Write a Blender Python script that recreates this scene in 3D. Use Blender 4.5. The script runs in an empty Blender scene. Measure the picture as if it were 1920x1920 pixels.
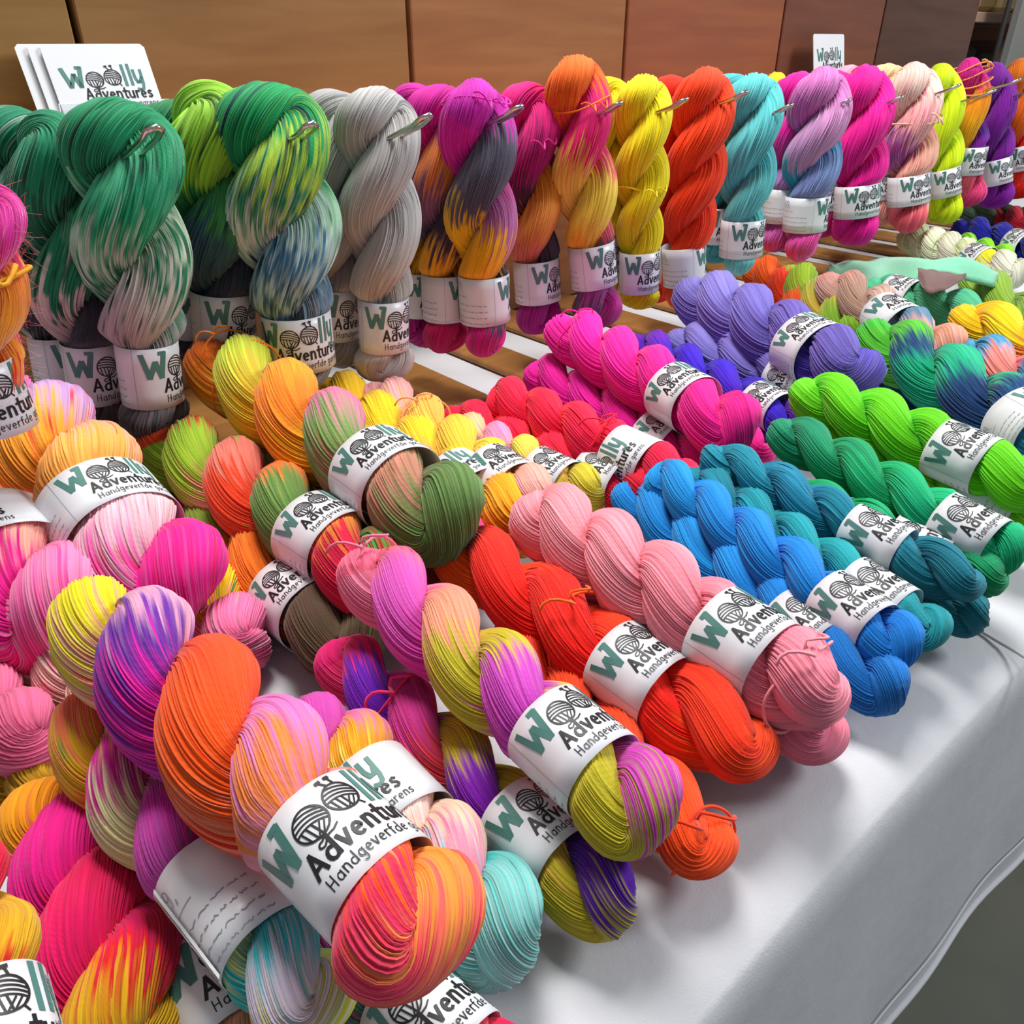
import bpy, math, random
import numpy as np
C = bpy.context.scene.collection
PI = math.pi

# ------------------------------------------------------------------ camera, light, exposure
EYE = 0.34                       # phone held this far above the table top (table top is z = 0)
FOC = 1500.0                     # focal length in pixels of the 1920 frame
PITCH = math.radians(30.5)       # looking down
YAW = math.radians(48.5)         # heading, measured from the row direction (+X) towards the back board (+Y)
HD = np.array([math.cos(YAW), math.sin(YAW), 0.0])
RT = np.array([math.sin(YAW), -math.cos(YAW), 0.0])
UP = np.array([0.0, 0.0, 1.0])
FW = HD * math.cos(PITCH) - UP * math.sin(PITCH)
CU = HD * math.sin(PITCH) + UP * math.cos(PITCH)
CAMP = np.array([0.0, 0.0, EYE])

cd = bpy.data.cameras.new('camera')
cd.sensor_width = 36.0
cd.lens = FOC / 1920.0 * 36.0
cd.clip_start = 0.01
cam = bpy.data.objects.new('camera', cd)
C.objects.link(cam)
from mathutils import Matrix, Vector
cam.matrix_world = Matrix(((RT[0], CU[0], -FW[0], 0), (RT[1], CU[1], -FW[1], 0),
                           (RT[2], CU[2], -FW[2], EYE), (0, 0, 0, 1)))
bpy.context.scene.camera = cam

def srgb(h):
    h = h.lstrip('#')
    v = [int(h[i:i + 2], 16) / 255 for i in (0, 2, 4)]
    return tuple((c / 12.92 if c <= .04045 else ((c + .055) / 1.055) ** 2.4) for c in v)

wd = bpy.data.worlds.new('hall')
bpy.context.scene.world = wd
wd.use_nodes = True
wb = wd.node_tree.nodes['Background']
wb.inputs[0].default_value = (0.86, 0.93, 1.0, 1)
wb.inputs[1].default_value = 0.19

def area(name, loc, target, size, power, col=(1, 1, 1), size_y=None):
    l = bpy.data.lights.new(name, 'AREA')
    l.energy = power; l.color = col; l.size = size
    if size_y: l.shape = 'RECTANGLE'; l.size_y = size_y
    o = bpy.data.objects.new(name, l)
    C.objects.link(o)
    o.location = loc
    d = Vector(target) - Vector(loc)
    o.rotation_euler = d.to_track_quat('-Z', 'Y').to_euler()
    return o
area('ceiling_lamp', (0.55, 0.72, 1.75), (0.62, 0.30, 0.0), 0.6, 27.5, (1.0, 0.985, 0.96))
area('hall_lamp', (2.3, -1.0, 1.9), (1.0, 0.6, 0.1), 0.9, 38.0, (0.93, 0.97, 1.0))
area('stall_lamp', (3.7, 1.15, 1.5), (4.1, 1.7, 0.5), 0.3, 11.0, (1.0, 0.80, 0.52))

vs = bpy.context.scene.view_settings
vs.view_transform = 'Standard'
vs.look = 'None'
vs.gamma = 1.0
vs.use_curve_mapping = False
vs.exposure = 0.52

# ------------------------------------------------------------------ measuring helpers
def ray(x, y):
    return FW * FOC + RT * (x - 960) + CU * (960 - y)
def at(x, y, z=0.0):                     # place on the level z
    d = ray(x, y)
    return CAMP + d * ((z - EYE) / d[2])
def aty(x, y, Y):                        # place on the upright plane Y
    d = ray(x, y)
    return CAMP + d * (Y / d[1])
def above(x, y, foot):                   # place straight above foot, as near as the sight line comes to it
    d = ray(x, y)[:2]
    s = float(np.dot(foot[:2], d) / np.dot(d, d))
    return CAMP + ray(x, y) * s
def mpx(P):
    return float((np.array(P) - CAMP) @ FW) / FOC
def unit(v):
    v = np.asarray(v, float)
    return v / np.linalg.norm(v)

# ------------------------------------------------------------------ materials
def new_mat(name):
    m = bpy.data.materials.new(name)
    m.use_nodes = True
    nt = m.node_tree
    return m, nt, nt.nodes, nt.links, nt.nodes['Principled BSDF']

def plain(name, col, rough=0.6, metal=0.0, spec=0.5):
    m, nt, n, l, b = new_mat(name)
    b.inputs['Base Color'].default_value = (*srgb(col), 1)
    b.inputs['Roughness'].default_value = rough
    b.inputs['Metallic'].default_value = metal
    b.inputs['Specular IOR Level'].default_value = spec
    return m

def mathn(nt, op, a, b=None, c=None):
    n = nt.nodes.new('ShaderNodeMath'); n.operation = op
    for i, v in enumerate((a, b, c)):
        if v is None: continue
        if isinstance(v, (int, float)): n.inputs[i].default_value = v
        else: nt.links.new(v, n.inputs[i])
    return n.outputs[0]

def yarn_mat(name, A, B=None, speck=None, bleed=0.03, speck_amt=0.12, sheen=0.25):
    """hand-dyed yarn: colours A run head to tail on one ply, B head to tail on the other"""
    A = A.split(); B = (B or ' '.join(A)).split()
    seq = A + B[::-1]
    m, nt, n, l, b = new_mat(name)
    au = n.new('ShaderNodeAttribute'); au.attribute_name = 'along'
    st = n.new('ShaderNodeAttribute'); st.attribute_name = 'strand'
    sid = mathn(nt, 'FLOOR', st.outputs['Fac'])
    wn = n.new('ShaderNodeTexWhiteNoise'); wn.noise_dimensions = '1D'
    l.new(sid, wn.inputs['W'])
    cv = n.new('ShaderNodeCombineXYZ')
    l.new(mathn(nt, 'MULTIPLY', au.outputs['Fac'], 26.0), cv.inputs[0])
    l.new(mathn(nt, 'MULTIPLY', sid, 0.63), cv.inputs[1])
    ns = n.new('ShaderNodeTexNoise'); ns.inputs['Scale'].default_value = 1.0; ns.inputs['Detail'].default_value = 1.0
    l.new(cv.outputs[0], ns.inputs['Vector'])
    jit = mathn(nt, 'ADD', mathn(nt, 'MULTIPLY', mathn(nt, 'SUBTRACT', wn.outputs['Value'], 0.5), 1.3),
                mathn(nt, 'MULTIPLY', mathn(nt, 'SUBTRACT', ns.outputs['Fac'], 0.5), 3.2))
    fac = mathn(nt, 'MULTIPLY_ADD', jit, bleed, au.outputs['Fac'])
    base = None
    if len(set(seq)) > 1:
        r = n.new('ShaderNodeValToRGB')
        r.color_ramp.interpolation = 'EASE'
        els = r.color_ramp.elements
        stops = []
        N = len(seq)
        for i, c in enumerate(seq):
            stops.append(((i + .22) / N, c)); stops.append(((i + .78) / N, c))
        if len(stops) > 31: stops = [((i + .5) / N, c) for i, c in enumerate(seq)][:31]
        while len(els) < len(stops): els.new(0.5)
        for e, (p, c) in zip(els, stops):
            e.position = p; e.color = (*srgb(c), 1)
        l.new(fac, r.inputs['Fac'])
        base = r.outputs['Color']
    else:
        rg = n.new('ShaderNodeRGB'); rg.outputs[0].default_value = (*srgb(seq[0]), 1)
        base = rg.outputs[0]
    if speck:
        cv2 = n.new('ShaderNodeCombineXYZ')
        l.new(mathn(nt, 'MULTIPLY', au.outputs['Fac'], 26.0), cv2.inputs[0])
        l.new(mathn(nt, 'MULTIPLY', sid, 1.77), cv2.inputs[1])
        n2 = n.new('ShaderNodeTexNoise'); n2.inputs['Scale'].default_value = 1.0; n2.inputs['Detail'].default_value = 0.0
        l.new(cv2.outputs[0], n2.inputs['Vector'])
        mr = n.new('ShaderNodeMapRange')
        l.new(n2.outputs['Fac'], mr.inputs['Value'])
        th = 0.72 - speck_amt
        mr.inputs['From Min'].default_value = th; mr.inputs['From Max'].default_value = th + 0.2
        mx = n.new('ShaderNodeMix'); mx.data_type = 'RGBA'
        l.new(mr.outputs['Result'], mx.inputs['Factor'])
        l.new(base, mx.inputs[6]); mx.inputs[7].default_value = (*srgb(speck), 1)
        base = mx.outputs[2]
    hs = n.new('ShaderNodeHueSaturation')
    l.new(base, hs.inputs['Color'])
    l.new(mathn(nt, 'MULTIPLY_ADD', wn.outputs['Value'], 0.34, 0.80), hs.inputs['Value'])
    hs.inputs['Saturation'].default_value = 1.12
    l.new(hs.outputs[0], b.inputs['Base Color'])
    b.inputs['Roughness'].default_value = 0.72
    b.inputs['Specular IOR Level'].default_value = 0.28
    b.inputs['Sheen Weight'].default_value = sheen
    b.inputs['Sheen Roughness'].default_value = 0.5
    # the twist of the single thread
    bu = n.new('ShaderNodeBump'); bu.inputs['Strength'].default_value = 0.07; bu.inputs['Distance'].default_value = 0.0005
    wv = mathn(nt, 'SINE', mathn(nt, 'ADD', mathn(nt, 'MULTIPLY', au.outputs['Fac'], 1500.0),
                                 mathn(nt, 'MULTIPLY', st.outputs['Fac'], 6.283)))
    l.new(wv, bu.inputs['Height'])
    l.new(bu.outputs[0], b.inputs['Normal'])
    return m

def paper_mat():
    m, nt, n, l, b = new_mat('band_paper')
    b.inputs['Base Color'].default_value = (*srgb('#e6e6ea'), 1)
    b.inputs['Roughness'].default_value = 0.32
    b.inputs['Specular IOR Level'].default_value = 0.5
    return m
PAPER = paper_mat()
INK_G = plain('ink_green', '#4d8078', 0.5)
INK_K = plain('ink_black', '#1c1c1e', 0.5)
INK_B = plain('ink_pencil', '#8d93a0', 0.6)
METAL = plain('peg_steel', '#d0ccc6', 0.18, 1.0)

def cloth_mat():
    m, nt, n, l, b = new_mat('white_cotton')
    tc = n.new('ShaderNodeTexCoord')
    ns = n.new('ShaderNodeTexNoise'); ns.inputs['Scale'].default_value = 16; ns.inputs['Detail'].default_value = 6
    l.new(tc.outputs['Object'], ns.inputs['Vector'])
    b.inputs['Base Color'].default_value = (*srgb('#c9c9cd'), 1)
    b.inputs['Roughness'].default_value = 0.85
    b.inputs['Specular IOR Level'].default_value = 0.2
    wv = n.new('ShaderNodeTexNoise'); wv.inputs['Scale'].default_value = 900; wv.inputs['Detail'].default_value = 1
    l.new(tc.outputs['Object'], wv.inputs['Vector'])
    h = mathn(nt, 'ADD', ns.outputs['Fac'], mathn(nt, 'MULTIPLY', wv.outputs['Fac'], 0.06))
    bu = n.new('ShaderNodeBump'); bu.inputs['Strength'].default_value = 0.35; bu.inputs['Distance'].default_value = 0.006
    l.new(h, bu.inputs['Height']); l.new(bu.outputs[0], b.inputs['Normal'])
    return m

def wood_mat(name, c1, c2, scale=(3, 3, 26), rough=0.42, spec=0.35):
    m, nt, n, l, b = new_mat(name)
    tc = n.new('ShaderNodeTexCoord')
    mp = n.new('ShaderNodeMapping'); mp.inputs['Scale'].default_value = scale
    l.new(tc.outputs['Object'], mp.inputs['Vector'])
    ns = n.new('ShaderNodeTexNoise'); ns.inputs['Scale'].default_value = 1.6; ns.inputs['Detail'].default_value = 7
    ns.inputs['Distortion'].default_value = 0.6
    l.new(mp.outputs[0], ns.inputs['Vector'])
    r = n.new('ShaderNodeValToRGB')
    r.color_ramp.elements[0].position = 0.3; r.color_ramp.elements[0].color = (*srgb(c1), 1)
    r.color_ramp.elements[1].position = 0.72; r.color_ramp.elements[1].color = (*srgb(c2), 1)
    l.new(ns.outputs['Fac'], r.inputs['Fac'])
    l.new(r.outputs[0], b.inputs['Base Color'])
    b.inputs['Roughness'].default_value = rough
    b.inputs['Specular IOR Level'].default_value = spec
    bu = n.new('ShaderNodeBump'); bu.inputs['Strength'].default_value = 0.1; bu.inputs['Distance'].default_value = 0.002
    l.new(ns.outputs['Fac'], bu.inputs['Height']); l.new(bu.outputs[0], b.inputs['Normal'])
    return m

# ------------------------------------------------------------------ object helpers
def link_mesh(name, me, parent=None, mats=()):
    o = bpy.data.objects.new(name, me)
    C.objects.link(o)
    for m in mats: me.materials.append(m)
    if parent: o.parent = parent
    return o

def make_mesh(name, verts, faces, smooth=False, mat_idx=None):
    me = bpy.data.meshes.new(name)
    me.from_pydata([tuple(map(float, v)) for v in verts], [], faces)
    if smooth:
        me.polygons.foreach_set('use_smooth', [True] * len(me.polygons))
    if mat_idx is not None:
        me.polygons.foreach_set('material_index', mat_idx)
    me.update()
    return me

def thing(name, label, cat, loc=(0, 0, 0), group=None):
    o = bpy.data.objects.new(name, None)
    o.empty_display_size = 0.02
    C.objects.link(o)
    o.location = loc
    o['label'] = label; o['category'] = cat
    if group: o['group'] = group
    return o
def tag(o, label, cat, group=None):
    o['label'] = label; o['category'] = cat
    if group: o['group'] = group
    return o
def structure(o):
    o['kind'] = 'structure'
    return o

class MB:
    def __init__(s): s.v = []; s.f = []; s.mi = []
    def add(s, verts, faces, mi=0):
        b = len(s.v)
        s.v += [tuple(map(float, p)) for p in verts]
        s.f += [tuple(i + b for i in f) for f in faces]
        s.mi += [mi] * len(faces)
    def box(s, lo, hi, mi=0, bev=0.0):
        x0, y0, z0 = lo; x1, y1, z1 = hi
        if bev <= 0:
            s.add([(x0, y0, z0), (x1, y0, z0), (x1, y1, z0), (x0, y1, z0), (x0, y0, z1), (x1, y0, z1), (x1, y1, z1), (x0, y1, z1)],
                  [(0, 3, 2, 1), (4, 5, 6, 7), (0, 1, 5, 4), (1, 2, 6, 5), (2, 3, 7, 6), (3, 0, 4, 7)], mi)
            return
        rings = []
        for z, d in ((z0, bev), (z0 + bev, 0), (z1 - bev, 0), (z1, bev)):
            a0, a1, b0, b1 = x0 + d, x1 - d, y0 + d, y1 - d
            c = bev
            rings.append([(a0 + c, b0, z), (a1 - c, b0, z), (a1, b0 + c, z), (a1, b1 - c, z), (a1 - c, b1, z), (a0 + c, b1, z), (a0, b1 - c, z), (a0, b0 + c, z)])
        vs_ = [p for r_ in rings for p in r_]
        fs = []
        for k in range(3):
            for i in range(8):
                j = (i + 1) % 8
                fs.append((k * 8 + i, k * 8 + j, k * 8 + 8 + j, k * 8 + 8 + i))
        fs.append(tuple(range(7, -1, -1))); fs.append(tuple(range(24, 32)))
        s.add(vs_, fs, mi)
    def tube(s, pts, r, seg=8, mi=0, closed=False):
        P = np.array(pts, float); n = len(P)
        R = np.full(n, r) if np.isscalar(r) else np.array(r)
        T = np.gradient(P, axis=0) if not closed else np.roll(P, -1, 0) - np.roll(P, 1, 0)
        T /= np.linalg.norm(T, axis=1)[:, None] + 1e-12
        ref = np.array([0.3, 0.2, 1.0]) if abs(T[0][2]) < .9 else np.array([1.0, .1, 0])
        N = ref - T[0] * (ref @ T[0]); N /= np.linalg.norm(N)
        vs_ = []
        for i in range(n):
            N = N - T[i] * (N @ T[i]); N /= np.linalg.norm(N) + 1e-12
            B = np.cross(T[i], N)
            for k in range(seg):
                a = 2 * PI * k / seg
                vs_.append(P[i] + R[i] * (math.cos(a) * N + math.sin(a) * B))
        fs = []
        for i in range(n if closed else n - 1):
            i2 = (i + 1) % n
            for k in range(seg):
                k2 = (k + 1) % seg
                fs.append((i * seg + k, i * seg + k2, i2 * seg + k2, i2 * seg + k))
        if not closed:
            fs.append(tuple(range(seg - 1, -1, -1))); fs.append(tuple((n - 1) * seg + k for k in range(seg)))
        s.add(vs_, fs, mi)
    def build(s, name, mats, parent=None, smooth=False, loc=None):
        v = s.v
        if loc is not None: v = [(p[0] - loc[0], p[1] - loc[1], p[2] - loc[2]) for p in v]
        me = make_mesh(name, v, s.f, smooth, s.mi)
        o = link_mesh(name, me, parent, mats if isinstance(mats, (list, tuple)) else [mats])
        if loc is not None: o.location = loc
        return o

# ------------------------------------------------------------------ lettering as brush strokes
def arc(cx, cy, rx, ry, a0, a1, n=10):
    return [(cx + rx * math.cos(math.radians(a0 + (a1 - a0) * i / n)), cy + ry * math.sin(math.radians(a0 + (a1 - a0) * i / n))) for i in range(n + 1)]
GL = {  # strokes on a unit x-height grid: (advance width, strokes)
    'W': (1.15, [[(.08, 1.42), (.34, .05), (.62, .98), (.84, .05), (1.02, 1.5)], [(.84, 1.5), (1.02, 1.5)]]),
    'l': (.34, [[(.17, 1.5), (.17, 0)]]),
    'y': (.72, [[(.1, 1), (.12, .45), (.22, .12), (.4, .12), (.56, .5)], [(.6, 1), (.58, 0), (.5, -.38), (.3, -.5), (.12, -.4)]]),
    'A': (1.0, [[(.08, 0), (.5, 1.42), (.86, 0)], [(.2, .46), (.74, .46)]]),
    'd': (.82, [arc(.36, .38, .28, .38, 60, 345), [(.66, 1.45), (.66, 0)]]),
    'v': (.72, [[(.06, .95), (.34, 0), (.64, .95)]]),
    'e': (.76, [[(.12, .45), (.62, .5)] + arc(.38, .45, .26, .42, 10, 305)]),
    'n': (.76, [[(.12, .95), (.14, 0)], [(.14, .55)] + arc(.38, .55, .24, .38, 165, 0) + [(.64, 0)]]),
    't': (.6, [[(.3, 1.4), (.3, .2), (.38, .02), (.52, .03)], [(.04, .95), (.58, .95)]]),
    'u': (.76, [[(.1, .95), (.12, .4)] + arc(.36, .36, .24, .34, 180, 340) + [(.6, .95)], [(.6, .95), (.64, 0)]]),
    'r': (.58, [[(.12, .95), (.14, 0)], [(.14, .5)] + arc(.36, .55, .22, .36, 165, 50)]),
    's': (.64, [[(.52, .82), (.36, .94), (.16, .82), (.18, .6), (.46, .42), (.52, .2), (.36, .02), (.1, .12)]]),
    'H': (.96, [[(.12, 1.4), (.12, 0)], [(.76, 1.4), (.76, 0)], [(.12, .7), (.76, .7)]]),
    'a': (.78, [arc(.36, .42, .27, .4, 50, 335), [(.62, .9), (.66, 0)]]),
    'g': (.78, [arc(.36, .48, .26, .4, 50, 335), [(.62, .92), (.62, -.2)] + arc(.38, -.22, .24, .26, 0, -150)]),
    'f': (.56, [arc(.4, 1.12, .18, .26, 60, 180) + [(.22, 0)], [(.02, .9), (.46, .9)]]),
    'o': (.76, [arc(.36, .46, .27, .44, 90, 450, 14)]),
    '1': (.5, [[(.1, 1.1), (.3, 1.4), (.3, 0)]]),
    '9': (.8, [arc(.36, 1.0, .26, .36, 0, 360, 12), [(.62, 1.0), (.56, .3), (.4, 0)]]),
    ',': (.36, [[(.16, .1), (.08, -.25)]]),
    '-': (.6, [[(.08, .55), (.5, .55)]]),
    'E': (.95, [arc(.5, .7, .4, .66, 55, 305), [(.0, .85), (.6, .85)], [(.0, .55), (.55, .55)]]),
    ' ': (.45, []),
}
def resample(p, step):
    p = np.array(p, float)
    out = [p[0]]
    for a, b in zip(p[:-1], p[1:]):
        n = max(1, int(math.ceil(np.linalg.norm(b - a) / step)))
        for i in range(1, n + 1): out.append(a + (b - a) * i / n)
    return np.array(out)
def ribbon(p, w, step=.03):
    """flat brush stroke: verts (2-D) and quads"""
    p = resample(p, step)
    t = np.gradient(p, axis=0); t /= np.linalg.norm(t, axis=1)[:, None] + 1e-12
    nrm = np.stack([-t[:, 1], t[:, 0]], 1)
    p0 = p.copy(); p0[0] -= t[0] * w * .3; p0[-1] += t[-1] * w * .3
    L = p0 + nrm * w / 2; R = p0 - nrm * w / 2
    n = len(p)
    v = np.concatenate([L, R]); f = [(i, i + n, i + 1 + n, i + 1) for i in range(n - 1)]
    return v, f
class Print:
    def __init__(s): s.v = []; s.f = []; s.mi = []; s.n = 0
    def stroke(s, p, w, mi):
        p = [np.array(q, float) for q in p]
        cut = [0]
        for i in range(1, len(p) - 1):
            a, c = unit(p[i] - p[i - 1] + 1e-9), unit(p[i + 1] - p[i] + 1e-9)
            if a @ c < .62: cut.append(i)
        cut.append(len(p) - 1)
        for i0, i1 in zip(cut[:-1], cut[1:]): s.part(p[i0:i1 + 1], w, mi)
    def part(s, p, w, mi):
        v, f = ribbon(p, w)
        s.v.append(v); s.f += [tuple(i + s.n for i in q) for q in f]; s.mi += [mi] * len(f); s.n += len(v)
    def word(s, txt, x, y, h, w, mi, slant=0.0, track=1.0):
        for ch in txt:
            adv, st = GL[ch]
            for k in st:
                s.stroke([(x + (a + b * slant) * h, y + b * h) for a, b in k], w, mi)
            x += adv * h * track
        return x
    def ball(s, cx, cy, r, needles, mi):
        s.stroke(arc(cx, cy, r, r, 0, 360, 26), .020, mi)
        def inside(pts):
            run = []
            for q in pts:
                if (q[0] - cx) ** 2 + (q[1] - cy) ** 2 < (r * .98) ** 2: run.append(q)
            if len(run) > 2: s.stroke(run, .017, mi)
        for k in range(4):                                # upper wraps, sweeping down to the right
            b0 = .74 - .26 * k
            inside([(cx + r * u, cy + r * (b0 - .22 * u * u - .20 * u)) for u in np.linspace(-1, 1, 25)])
        for k in range(3):                                # lower left wraps
            b0 = -.62 + .34 * k
            inside([(cx + r * (b0 + .20 * v - .1), cy + r * (-.02 - .16 * b0 - v)) for v in np.linspace(0.08, 1, 13)])
        for k in range(3):                                # lower right wraps meeting them
            b0 = .34 + .27 * k
            inside([(cx + r * (b0 - .52 * v), cy + r * (-.20 - .22 * b0 - .78 * v)) for v in np.linspace(0.0, 1, 13)])
        if needles:
            s.stroke([(cx - .2 * r, cy + r), (cx - .5 * r, cy + 1.42 * r)], .02, mi)
            s.stroke([(cx + .25 * r, cy + r), (cx + .12 * r, cy + 1.5 * r)], .02, mi)
            s.stroke([(cx - .62 * r, cy + 1.42 * r), (cx - .38 * r, cy + 1.46 * r)], .035, mi)
            s.stroke([(cx + .0 * r, cy + 1.5 * r), (cx + .24 * r, cy + 1.52 * r)], .035, mi)
            s.stroke([(cx + .6 * r, cy - .8 * r), (cx + .82 * r, cy - 1.12 * r)], .018, mi)
        else:
            s.stroke([(cx + .1 * r, cy - r), (cx - .15 * r, cy - 1.2 * r)] + arc(cx - .3 * r, cy - 1.38 * r, .2 * r, .16 * r, 70, 330, 10)
                     + [(cx + .2 * r, cy - 1.2 * r), (cx + .6 * r, cy - 1.18 * r), (cx + .95 * r, cy - 1.0 * r)], .018, mi)
    def done(s):
        s.V = np.concatenate(s.v) if s.v else np.zeros((0, 2)); return s

def logo(o=None):
    p = o or Print()
    n0 = p.n; k0 = len(p.v)
    p.word('W', .0, .52, .27, .062, 1)
    for q in p.v[k0:]: q[:, 0] *= 1.36
    p.ball(.595, .67, .160, False, 2)
    p.ball(.945, .71, .160, True, 2)
    p.word('l', 1.13, .54, .28, .060, 1); p.word('l', 1.245, .55, .28, .060, 1); p.word('y', 1.345, .57, .28, .058, 1)
    k0 = len(p.v)
    p.word('Adventures', .0, .275, .150, .034, 2, track=1.12)
    for q in p.v[k0:]: q[:, 0] = q[:, 0] * 1.05 + .33
    p.word('Handgeverfde garens', .36, .105, .085, .012, 2, track=1.14)
    return p
LOGO = logo().done()
def info_print():
    """back of a band: ruled lines, small print, a hand-written price"""
    p = Print()
    p.word('E1', .08, .72, .13, .012, 3); p.word('9,', .26, .72, .13, .012, 3)
    rnd = random.Random(4)
    for y in (.62, .45, .32, .19, .07):
        x = .06
        while x < .95 and y < .6:
            w = rnd.uniform(.05, .13)
            pts = [(x + w * i / 6, y + rnd.uniform(-.012, .012)) for i in range(7)]
            p.stroke(pts, .010, 3); x += w + .03
        if y > .6: p.stroke([(.06, y), (.5, y)], .008, 3)
    p.stroke([(1.12, 0.0), (1.12, 1.0)], .006, 3)
    return p
INFO = info_print().done()

# ------------------------------------------------------------------ skein builder
def smooth_noise(rng, n_out, n_ctrl, m):
    """m smooth random curves of n_out samples"""
    c = rng.standard_normal((n_ctrl + 1, m))
    x = np.linspace(0, n_ctrl - 1e-6, n_out)
    i = x.astype(int); f = (x - i)[:, None]; f = f * f * (3 - 2 * f)
    return c[i] * (1 - f) + c[i + 1] * f

def axis_curve(head, tail, mid=None):
    head, tail = np.array(head, float), np.array(tail, float)
    m = (head + tail) / 2 if mid is None else np.array(mid, float)
    c = 2 * m - (head + tail) / 2
    def P(t):
        t = np.asarray(t, float)[..., None]
        return (1 - t) ** 2 * head + 2 * t * (1 - t) * c + t * t * tail
    return P

def hank_mesh(name, P, e1, R, turns, th0, prof, ns, rings, seed, rough=1.0, squash=1.0, lay=1.25, squeeze=None):
    rng = np.random.default_rng(seed)
    ts = np.linspace(0, 1, 200)
    pp = P(ts)
    L = float(np.linalg.norm(np.diff(pp, axis=0), axis=1).sum())
    px = [a for a, _ in prof]; py = [b for _, b in prof]
    pf = lambda t: np.interp(t, px, py)
    KR, KO = 0.56, 0.47
    mh = R * pf(0.0) * (KR + KO * .75); mt = R * pf(1.0) * (KR + KO * .75)
    nA, nC = 600, 120
    sA = np.linspace(mh, L - mt, nA)
    psi = np.linspace(0, PI, nC)[1:-1]
    along = np.concatenate([sA, L - mt + .75 * R * KO * pf(1.0) * np.sin(psi), sA[::-1], mh - .75 * R * KO * pf(0.) * np.sin(psi)])
    acr = np.concatenate([np.ones(nA), np.cos(psi), -np.ones(nA), -np.cos(psi)])
    tA = np.linspace(0.02, .48, nA)
    u = np.concatenate([tA, np.linspace(.48, .52, nC)[1:-1], .52 + (tA - .02), np.linspace(.98, 1.02, nC)[1:-1]])
    t = along / L
    rho = R * KO * pf(t)
    th = th0 + 2 * PI * turns * t
    # moving frame of the axis
    Pt = P(t)
    a = P(np.minimum(t + 1e-3, 1.0)) - P(np.maximum(t - 1e-3, 0.0)); a /= np.linalg.norm(a, axis=1)[:, None]
    E1 = e1 - a * (a @ e1)[:, None]; E1 /= np.linalg.norm(E1, axis=1)[:, None]
    E2 = np.cross(a, E1)
    cen = Pt + (rho * acr)[:, None] * (np.cos(th)[:, None] * E1 + np.sin(th)[:, None] * E2)
    ref = cen - P(np.clip(along, mh, L - mt) / L)
    # even resampling along the closed loop
    cl = np.vstack([cen, cen[:1]])
    d = np.concatenate([[0], np.cumsum(np.linalg.norm(np.diff(cl, axis=0), axis=1))])
    q = np.linspace(0, d[-1], rings + 1)[:-1]
    I = lambda arr: np.stack([np.interp(q, d, np.append(arr[:, k], arr[0, k])) for k in range(3)], 1)
    cen2 = I(cen); ref2 = I(ref)
    u2 = np.interp(q, d, np.append(u, 1.02)); t2 = np.interp(q, d, np.append(t, t[0]))
    T = np.roll(cen2, -1, 0) - np.roll(cen2, 1, 0); T /= np.linalg.norm(T, axis=1)[:, None]
    N = ref2 - T * np.sum(ref2 * T, 1)[:, None]; N /= np.linalg.norm(N, axis=1)[:, None]
    B = np.cross(T, N)
    r = R * KR * pf(t2)
    # strands
    M = ns * 3 + 1
    j = np.arange(M) / 3.0
    sid = np.minimum((j + 1e-6).astype(int), ns - 1)
    ph = j - np.floor(j + 1e-6)
    groove = ph < .01
    nz = smooth_noise(rng, rings, max(8, rings // 14), ns)
    nz = np.concatenate([nz[:-12], nz[-12:] * np.linspace(1, 0, 12)[:, None] + nz[:1] * np.linspace(0, 1, 12)[:, None]])
    nl = smooth_noise(rng, rings, max(6, rings // 22), ns)
    nl = np.concatenate([nl[:-12], nl[-12:] * np.linspace(1, 0, 12)[:, None] + nl[:1] * np.linspace(0, 1, 12)[:, None]])
    aw = 2 * PI / ns
    ang = (j * aw)[None, :] + aw * .42 * rough * nz[:, sid] * np.where(groove, .55, 1.0)[None, :]
    # strands lie back against the twist of the plies, as in rope: on the outside they run along the skein
    tb = 2 * PI * turns * R * KO * pf(t2) / L
    rate = -lay * tb / r
    spin = np.concatenate([[0], np.cumsum(rate)])[:-1] * (d[-1] / rings)
    tot = rate.sum() * (d[-1] / rings)
    spin = spin * (2 * PI * round(tot / (2 * PI)) / tot)
    ang = ang + spin[:, None]
    sw = (r * aw)[:, None]
    prof_h = np.where(groove, -.85, .06)
    hgt = sw * (prof_h[None, :] + rough * .26 * nl[:, sid] * np.where(groove, .35, 1.0)[None, :])
    big = smooth_noise(rng, rings, max(6, rings // 30), 7)
    k7 = np.arange(7)
    lob = np.cos(j[:, None] * aw * (k7[None, :] + 1) + rng.uniform(0, 6.28, 7)[None, :]) / (1 + .5 * k7[None, :])
    bump = 1 + .034 * (big @ lob.T)
    bump[-8:] = bump[-8:] * np.linspace(1, 0, 8)[:, None] + bump[:1] * np.linspace(0, 1, 8)[:, None]
    rad = r[:, None] * bump + hgt
    pos = cen2[:, None, :] + rad[:, :, None] * (np.cos(ang)[:, :, None] * N[:, None, :] * squash + np.sin(ang)[:, :, None] * B[:, None, :] * 1.04)
    if squeeze:                              # the paper sleeve gathers the yarn
        tb_, hb_, br_ = squeeze
        h0, h1 = P(0.0), P(1.0); dv = h1 - h0
        tv = ((pos - h0) @ dv) / (dv @ dv)
        c_ = P(np.clip(tv, 0, 1))
        dd = pos - c_; rr_ = np.linalg.norm(dd, axis=2)
        lim = br_ * .975 + 1.1 * L * np.maximum(0, np.abs(tv - tb_) - hb_)
        x_ = rr_ / lim
        k_ = np.where(x_ > .85, (.85 + .15 * (1 - np.exp(-np.maximum(x_ - .85, 0) / .15))) / np.maximum(x_, 1e-6), 1.0)
        pos = c_ + dd * k_[:, :, None]
    pos = np.concatenate([pos, pos[:1]], 0)
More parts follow.
